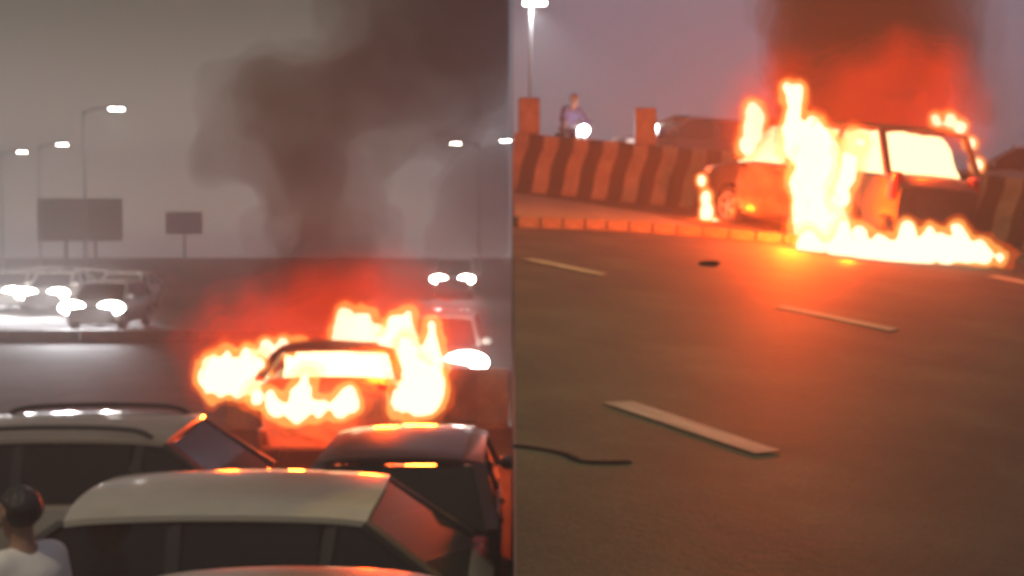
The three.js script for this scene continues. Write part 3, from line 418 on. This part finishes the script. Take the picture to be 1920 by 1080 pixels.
{ // motorcycle and rider behind the striped barrier
  const x = 1.3, d = 29.6, A = -1.15, bike = thing('motorcycle', 'motorcycle with its headlight on behind the striped barrier', 'motorcycle');
  putDeck(bike, x, d, A, 0.55);
  for (const wx of [0.66, -0.62]) { const w = new THREE.Group(); w.name = 'wheel'; w.position.set(wx, 0.3, 0); bike.add(w); part('tyre', new THREE.TorusGeometry(0.25, 0.055, 10, 28), M.rubber, w); const sp = [new THREE.CylinderGeometry(0.05, 0.05, 0.12, 10).rotateX(Math.PI / 2), new THREE.TorusGeometry(0.2, 0.015, 6, 24)]; for (let k = 0; k < 6; k++) sp.push(rbox(0.4, 0.02, 0.02, 0.004).rotateZ(k * Math.PI / 6)); part('rim', merge(sp), M.rim, w); }
  part('frame', merge([tube([V(0.42, 0.86, 0), V(0.2, 0.6, 0), V(-0.1, 0.42, 0), V(-0.62, 0.3, 0.07)], 0.025), tube([V(0.42, 0.86, 0), V(0, 0.75, 0), V(-0.6, 0.72, 0)], 0.025), tube([V(-0.62, 0.3, -0.07), V(-0.3, 0.72, -0.05)], 0.02)]), M.steel, bike);
  for (const z of [-0.09, 0.09]) part('fork', bar(V(0.66, 0.3, z), V(0.42, 0.98, z), 0.035), M.steel, bike);
  part('engine', rbox(0.34, 0.3, 0.26, 0.05, 0.05, 0.42, 0), M.steel, bike); part('fuel_tank', new THREE.SphereGeometry(1, 18, 12).scale(0.27, 0.13, 0.14).translate(0.16, 0.83, 0), paint(0.02, 0.03, 0.09), bike);
  part('saddle', rbox(0.62, 0.1, 0.24, 0.045, -0.36, 0.80, 0), M.plastic, bike); part('mudguard', new THREE.TorusGeometry(0.33, 0.04, 8, 20, 2).rotateZ(0.5).translate(0.66, 0.3, 0), M.plastic, bike); part('exhaust', bar(V(0, 0.28, 0.16), V(-0.7, 0.34, 0.17), 0.08, 0.08, 0.03), M.steel, bike);
  part('handlebar', tube([V(0.28, 1.08, -0.36), V(0.42, 1.02, -0.12), V(0.42, 1.02, 0.12), V(0.28, 1.08, 0.36)], 0.016), M.steel, bike);
  part('headlight', new THREE.SphereGeometry(0.12, 16, 12).scale(0.7, 1, 1.1).translate(0.58, 0.95, 0), M.headLit, bike);
  const l = new THREE.SpotLight(new THREE.Color(0.95, 0.96, 1), 10, 0, 0.5, 0.9); l.name = 'headlight_beam'; l.position.set(0.72, 0.95, 0); l.target.position.set(8, 0.2, 0); l.castShadow = true; bike.add(l, l.target);
  const J = { head: [-0.02, 1.62, 0], neck: [-0.08, 1.48, 0], chest: [-0.14, 1.28, 0], waist: [-0.22, 1.07, 0], hips: [-0.26, 0.96, 0] };
  for (const [s, z] of [['L', -1], ['R', 1]]) Object.assign(J, { ['shoulder' + s]: [-0.12, 1.38, z * 0.19], ['elbow' + s]: [0.06, 1.16, z * 0.29], ['wrist' + s]: [0.26, 1.14, z * 0.33], ['hip' + s]: [-0.24, 0.93, z * 0.10], ['knee' + s]: [0.16, 0.72, z * 0.22], ['ankle' + s]: [0.0, 0.32, z * 0.24], ['toe' + s]: [0.16, 0.28, z * 0.24] });
  const q = bike.quaternion, r = person('rider', 'person in dark blue clothes riding the motorcycle behind the striped barrier', bike.position, q, J, { long: true, shirt: mat(0.06, 0.06, 0.14, { roughness: 0.85 }), trousers: mat(0.04, 0.04, 0.06, { roughness: 0.9 }), hair: mat(0.05, 0.05, 0.10, { roughness: 0.3 }) });
  r.name = 'person_001';
  // a second motorcycle, half behind the tan pillar
  const b2 = bike.clone(); b2.name = 'motorcycle_001'; b2.userData = { label: 'motorcycle with its headlight on beside the dark parked car', category: 'motorcycle' }; scene.add(b2); putDeck(b2, 3.3, 29.0, -2.1, 0.75);
}
// ------------------------------------------------------------------ fire: nested bodies of burning gas, white hot inside, orange and red outside
const glow = (r, g, b, k, opacity = 1) => new THREE.MeshStandardMaterial({ color: 0x000000, roughness: 1, emissive: new THREE.Color().setRGB(r, g, b), emissiveIntensity: k, ...(opacity < 1 ? { transparent: true, opacity } : {}) });
const F = { core: glow(1, 0.68, 0.44, 3.4), mantle: glow(1, 0.42, 0.08, 2.6, 0.22), edge: glow(1, 0.11, 0.01, 1.5, 0.13), redGlow: [0.075, 0.068, 0.06, 0.05, 0.038, 0.026, 0.014].map((o) => glow(1, 0.04, 0.005, 1.5, o)), redGlowHigh: glow(1, 0.05, 0.008, 0.26, 0.06) };  // the last two sets put the red of fire-lit smoke in as emission
function ballField(balls, k, wob, freq, stretch = 0.55) { return (x, y, z) => { let d = 9; for (const [c, r] of balls) d = smin(d, Math.hypot(x - c.x, y - c.y, z - c.z) - r, k); return d + wob * fbm(x * freq, y * freq * stretch, z * freq); }; }
function flame(label, balls, o = {}) {                                     // balls: [pixel x, pixel y, radius in pixels, distance]
  const B = balls.map(([px, py, r, d]) => [at(px, py, d), r / FOCAL * d]), c = V(0, 0, 0); for (const [p] of B) c.add(p); c.divideScalar(B.length);
  const L = B.map(([p, r]) => [p.clone().sub(c), r]);
  if (!o.calm) for (const [p, r] of L.slice()) for (let k = 0; k < 2; k++) { // torn tongues licking upwards
    let q = p.clone().add(V((rnd() - 0.5) * 1.5 * r, r * (0.5 + 0.3 * rnd()), (rnd() - 0.3) * 0.8 * r)), s = r * (0.34 + 0.2 * rnd()), lean = (rnd() - 0.65) * 0.9; const n = 2 + Math.floor(rnd() * 3);
    for (let m = 0; m < n; m++) { L.push([q.clone(), s]); q.add(V(lean * s * 1.2, s * 1.5, (rnd() - 0.5) * s)); s *= 0.68; }
  }
  const f = ballField(L, o.k ?? 0.12, o.wob ?? 0.15, o.freq ?? 4.2), t = thing('flame', label, 'flame', c);
  const cell = o.cell ?? 0.045;
  for (const [name, grow, m] of o.shells ?? [['flame_core', -0.02, F.core], ['flame_mantle', 0.05, F.mantle], ['flame_edge', 0.11, F.edge]]) { const [lo, hi] = boundsOf(L, grow + 0.2 + (o.wob ?? 0.12)); part(name, skin((x, y, z) => f(x, y, z) - grow, lo, hi, cell), m, t); }
  return t;
}
function fireLight(px, py, d, power, r, color = new THREE.Color(1, 0.07, 0.003)) { const l = new THREE.PointLight(color, power); l.position.copy(at(px, py, d)); l.shadow.radius = r / 0.02; l.castShadow = true; l.name = 'fire_light'; scene.add(l); }
const side = (px, out = 0.3) => { const k = (px - 960) / FOCAL, t = (5.5 - k * 19) / (vanF[1] * k - vanF[0]); return 19 + vanF[1] * t - out; };
// right: the van
flame('tall white flame standing against the side of the burning van', [
  [1487, 190, 13, side(1500)], [1492, 212, 12, side(1500)], [1484, 245, 20, side(1500)], [1500, 275, 30, side(1505)], [1530, 300, 38, side(1525)], [1548, 285, 22, side(1540)], [1515, 345, 36, side(1520)], [1540, 375, 34, side(1540)], [1520, 415, 36, side(1530)], [1555, 430, 34, side(1560)], [1530, 455, 34, side(1545)], [1585, 462, 24, side(1590)]]);
flame('orange flame licking the rear quarter of the burning van', [[1604, 270, 13, side(1600)], [1590, 300, 15, side(1595)], [1588, 340, 16, side(1590)], [1580, 380, 15, side(1585)]], { shells: [['flame_core', -0.05, F.core], ['flame_mantle', 0.05, F.mantle], ['flame_edge', 0.12, F.edge]] });
flame('ground fire running under the rear bumper of the burning van', [
  [1520, 470, 20, 18.8], [1570, 472, 24, 18.5], [1620, 476, 23, 18.3], [1665, 479, 20, 18.2], [1700, 475, 25, 18.3], [1735, 474, 25, 18.4], [1775, 478, 18, 18.5], [1810, 473, 23, 18.6], [1845, 480, 14, 18.6], [1880, 487, 5, 18.5]], { k: 0.12 });
flame('flame burning at the front wheel of the burning van', [[1316, 345, 7, side(1330)], [1322, 375, 8, side(1330)], [1324, 405, 8, side(1330)], [1320, 432, 10, side(1330)], [1345, 440, 11, side(1345)]], { wob: 0.06, shells: [['flame_core', -0.01, F.core], ['flame_mantle', 0.03, F.mantle], ['flame_edge', 0.07, F.edge]] });
flame('thin line of fire on the road below the van doors', [[1415, 460, 5, side(1415)], [1440, 464, 6, side(1440)], [1470, 468, 8, side(1470)]], { wob: 0.04, shells: [['flame_core', 0, F.core], ['flame_edge', 0.05, F.edge]] });
flame('pale flame rising over the windscreen of the burning van', [[1405, 212, 11, side(1410, 0)], [1418, 225, 16, side(1420, 0)], [1412, 252, 17, side(1420, 0)], [1402, 280, 13, side(1410, 0)]], { wob: 0.08 });
flame('small flame curling over the roof edge of the burning van', [[1758, 232, 7, 20.6], [1780, 232, 9, 20.5], [1800, 242, 8, 20.4], [1818, 275, 5, 20.2], [1832, 315, 5, 20.1]], { wob: 0.05, shells: [['flame_core', -0.02, F.core], ['flame_mantle', 0.03, F.mantle], ['flame_edge', 0.07, F.edge]] });
{ // the cabin on fire, seen through the window openings
  const t = thing('flame', 'fire filling the cabin of the burning van behind its windows', 'flame'); putDeck(t, ...vanAt(0, 0), VANA); t.scale.setScalar(1.1);
  const f = (x, y, z) => Math.max(Math.abs(x + 0.30) - 1.74 + 0.55 * Math.max(0, y - 1.1), Math.abs(y - 1.28) - 0.40, Math.abs(z) - 0.74 + 0.14 * (y - 1.1)) + 0.10 * fbm(x * 3, y * 2, z * 3);
  part('flame_core', skin((x, y, z) => f(x, y, z) + 0.03, V(-2.4, 0.5, -1), V(1.9, 1.8, 1), 0.05), glow(1, 0.74, 0.36, 2.4), t);
}
flame('red sooty flame with added glow for fire-lit smoke above the roof of the burning van', [[1425, 235, 34, 21.6], [1440, 250, 34, 21.5], [1455, 200, 40, 21.5], [1485, 150, 38, 21.6], [1530, 215, 44, 21.3], [1590, 225, 44, 21], [1650, 215, 44, 20.8], [1710, 205, 46, 20.6], [1765, 195, 44, 20.6], [1785, 240, 34, 20.5], [1770, 140, 36, 20.8], [1600, 160, 50, 21.2], [1690, 140, 46, 21]],
  { calm: true, k: 0.5, wob: 0.35, freq: 1.6, cell: 0.08, shells: [-0.28, -0.18, -0.08, 0.02, 0.12, 0.22, 0.33].map((g, i) => [g < -0.1 ? 'flame_core' : g < 0.1 ? 'flame_mantle' : 'flame_edge', g, F.redGlow[i]]) });  // part flame, part emissive stand-in for smoke reddened by the fire
flame('added dull red glow for fire-lit smoke in the column over the burning van', [[1500, 130, 44, 22.6], [1540, 80, 50, 22.7], [1600, 60, 60, 22.7], [1680, 80, 56, 22.6], [1740, 100, 46, 22.5], [1560, 0, 60, 22.8], [1660, -10, 70, 22.8], [1600, -70, 70, 23.0]],
  { calm: true, k: 0.6, wob: 0.45, freq: 1.2, cell: 0.1, shells: [-0.3, -0.15, 0, 0.15, 0.3].map((g) => [g < -0.1 ? 'flame_core' : g < 0.1 ? 'flame_mantle' : 'flame_edge', g, F.redGlowHigh]) });  // emissive shells added to redden the smoke as firelight would
fireLight(1492, 420, 18.9, 95, 0.18); fireLight(1590, 478, 17.5, 12, 0.1); fireLight(1508, 300, 18.9, 165, 0.2); fireLight(1324, 400, side(1330, 0.6), 12, 0.08); fireLight(1790, 231, 19.9, 18, 0.08); fireLight(1415, 235, side(1415, 0.5), 14, 0.1);
// left: the hatchback
flame('great yellow-white flame leaning over the burning hatchback', [
  [660, 632, 26, 17.6], [640, 650, 18, 17.4], [700, 650, 40, 17.4], [745, 672, 48, 17.0], [783, 700, 48, 16.6], [790, 728, 42, 16.2], [775, 752, 34, 15.9], [755, 768, 22, 15.8]], { k: 0.14 });
flame('white flame blob beside the wheel of the burning hatchback', [[402, 722, 22, 16.6], [425, 705, 26, 16.5], [455, 718, 28, 16.4], [478, 712, 20, 16.3], [398, 690, 10, 16.6]], { k: 0.14 });
flame('low flames under the bumper of the burning hatchback', [[480, 752, 11, 15.7], [520, 768, 18, 15.6], [555, 772, 20, 15.6], [565, 735, 13, 15.6], [572, 710, 9, 15.6], [600, 780, 12, 15.6], [635, 775, 13, 15.6], [662, 758, 15, 15.6]], { k: 0.1, wob: 0.1 });
flame('thin yellow flame along the roof of the burning hatchback', [[470, 672, 9, 17.2], [500, 664, 10, 17.2], [530, 658, 9, 17.3], [560, 656, 7, 17.4]], { wob: 0.06, shells: [['flame_core', -0.03, F.core], ['flame_mantle', 0.03, F.mantle], ['flame_edge', 0.08, F.edge]] });
{ const t = thing('flame', 'fire filling the cabin of the burning hatchback behind its windows', 'flame'); putLow(t, -2.29, 17.85, Math.PI / 2);
  const f = (x, y, z) => Math.max(Math.abs(x + 0.35) - 1.35 + 0.6 * Math.max(0, y - 1), Math.abs(y - 1.16) - 0.24, Math.abs(z) - 0.68 + 0.14 * (y - 1)) + 0.08 * fbm(x * 3, y * 2, z * 3);
  part('flame_core', skin((x, y, z) => f(x, y, z) + 0.03, V(-2.2, 0.5, -1), V(1.6, 1.55, 1), 0.05), glow(1, 0.74, 0.36, 3.2), t); }
flame('added red glow for fire-lit smoke spreading over the burning hatchback', [[440, 670, 40, 17.5], [500, 620, 50, 17.8], [570, 590, 56, 18], [640, 570, 52, 18], [710, 590, 50, 18], [770, 620, 46, 17.8], [800, 660, 40, 17.4]],
  { calm: true, k: 0.6, wob: 0.55, freq: 1.1, cell: 0.08, shells: [-0.28, -0.18, -0.08, 0.02, 0.12, 0.22, 0.33].map((g, i) => [g < -0.1 ? 'flame_core' : g < 0.1 ? 'flame_mantle' : 'flame_edge', g, F.redGlow[i]]) });  // halo of firelight on the smoke, put in as emissive shells
fireLight(790, 710, 15.6, 56, 0.22); fireLight(430, 712, 15.8, 26, 0.15); fireLight(560, 772, 15.2, 20, 0.1); fireLight(720, 650, 16.3, 34, 0.2);

// ------------------------------------------------------------------ smoke: bodies of soot that swallow light along the way through them
const sootAir = (r, g, b, dist) => new THREE.MeshPhysicalMaterial({ color: 0xffffff, transmission: 1, roughness: 0, ior: 1.0, specularIntensity: 0, thickness: 1, attenuationColor: new THREE.Color().setRGB(r, g, b), attenuationDistance: dist, transparent: true, opacity: 0.2 });
function smoke(label, balls, material, o = {}) {
  const B = balls.map(([px, py, r, d]) => [at(px, py, d), r / FOCAL * d]), c = B[0][0].clone(), L = B.map(([p, r]) => [p.clone().sub(c), r]), f = ballField(L, o.k ?? 0.8, o.wob ?? 0.7, o.freq ?? 0.9, 1), [lo, hi] = boundsOf(L, 0.6);
  const wall = o.wall; const g = skin((x, y, z) => wall ? Math.max(f(x, y, z), wall * (x + c.x) + 0.04) : f(x, y, z), lo, hi, o.cell ?? 0.12);
  const m = new THREE.Mesh(g, material); m.position.copy(c); m.name = 'smoke_plume'; m.userData = { label, category: 'smoke' }; m.name = numbered(m.name); scene.add(m); m.castShadow = m.receiveShadow = true; return m;
}
const leftPlume = [[610, 540, 70, 18.2], [590, 470, 85, 18.3], [600, 400, 85, 18.4], [570, 330, 90, 18.5], [545, 240, 90, 18.6], [620, 190, 110, 18.7], [720, 120, 130, 18.8], [820, 70, 150, 19], [920, 90, 160, 19], [940, -20, 150, 19], [780, -40, 140, 19], [470, 215, 55, 18.6]];
smoke('great dark smoke plume leaning away over the burning hatchback', leftPlume, sootAir(0.68, 0.65, 0.635, 1), { wall: 1, wob: 0.95, freq: 1.1 });
smoke('darker heart of the smoke above the burning hatchback', leftPlume.map(([x, y, r, d]) => [x + 10, y + 5, r * 0.6, d]), sootAir(0.66, 0.63, 0.615, 1), { wall: 1 });
smoke('loose puff of dark smoke beside the added divider', [[930, 340, 60, 20], [890, 385, 50, 20], [900, 430, 45, 20], [950, 390, 60, 20]], sootAir(0.7, 0.68, 0.68, 1), { wall: 1 });
const rightPlume = [[1600, 225, 90, 21.5], [1510, 170, 70, 21.8], [1530, 90, 90, 21.8], [1620, 120, 110, 21.8], [1700, 150, 90, 21.6], [1590, 20, 110, 21.8], [1690, 40, 110, 21.8], [1540, -50, 100, 21.9], [1660, -70, 130, 22]];
smoke('dark smoke column lit red rising from the burning van', rightPlume, sootAir(0.56, 0.52, 0.505, 1), { wob: 1.0, freq: 0.8 });
smoke('thin veil of smoke round the column over the burning van', rightPlume.map(([x, y, r, d]) => [x + 5, y, r * 1.22, d]), sootAir(0.82, 0.80, 0.79, 1), { wob: 1.3, freq: 0.7 });
smoke('dense heart of the smoke column over the burning van', rightPlume.map(([x, y, r, d]) => [x - 15, y, r * 0.62, d]), sootAir(0.52, 0.48, 0.47, 1), { wob: 0.9, freq: 1 });

renderer.render(scene, camera);
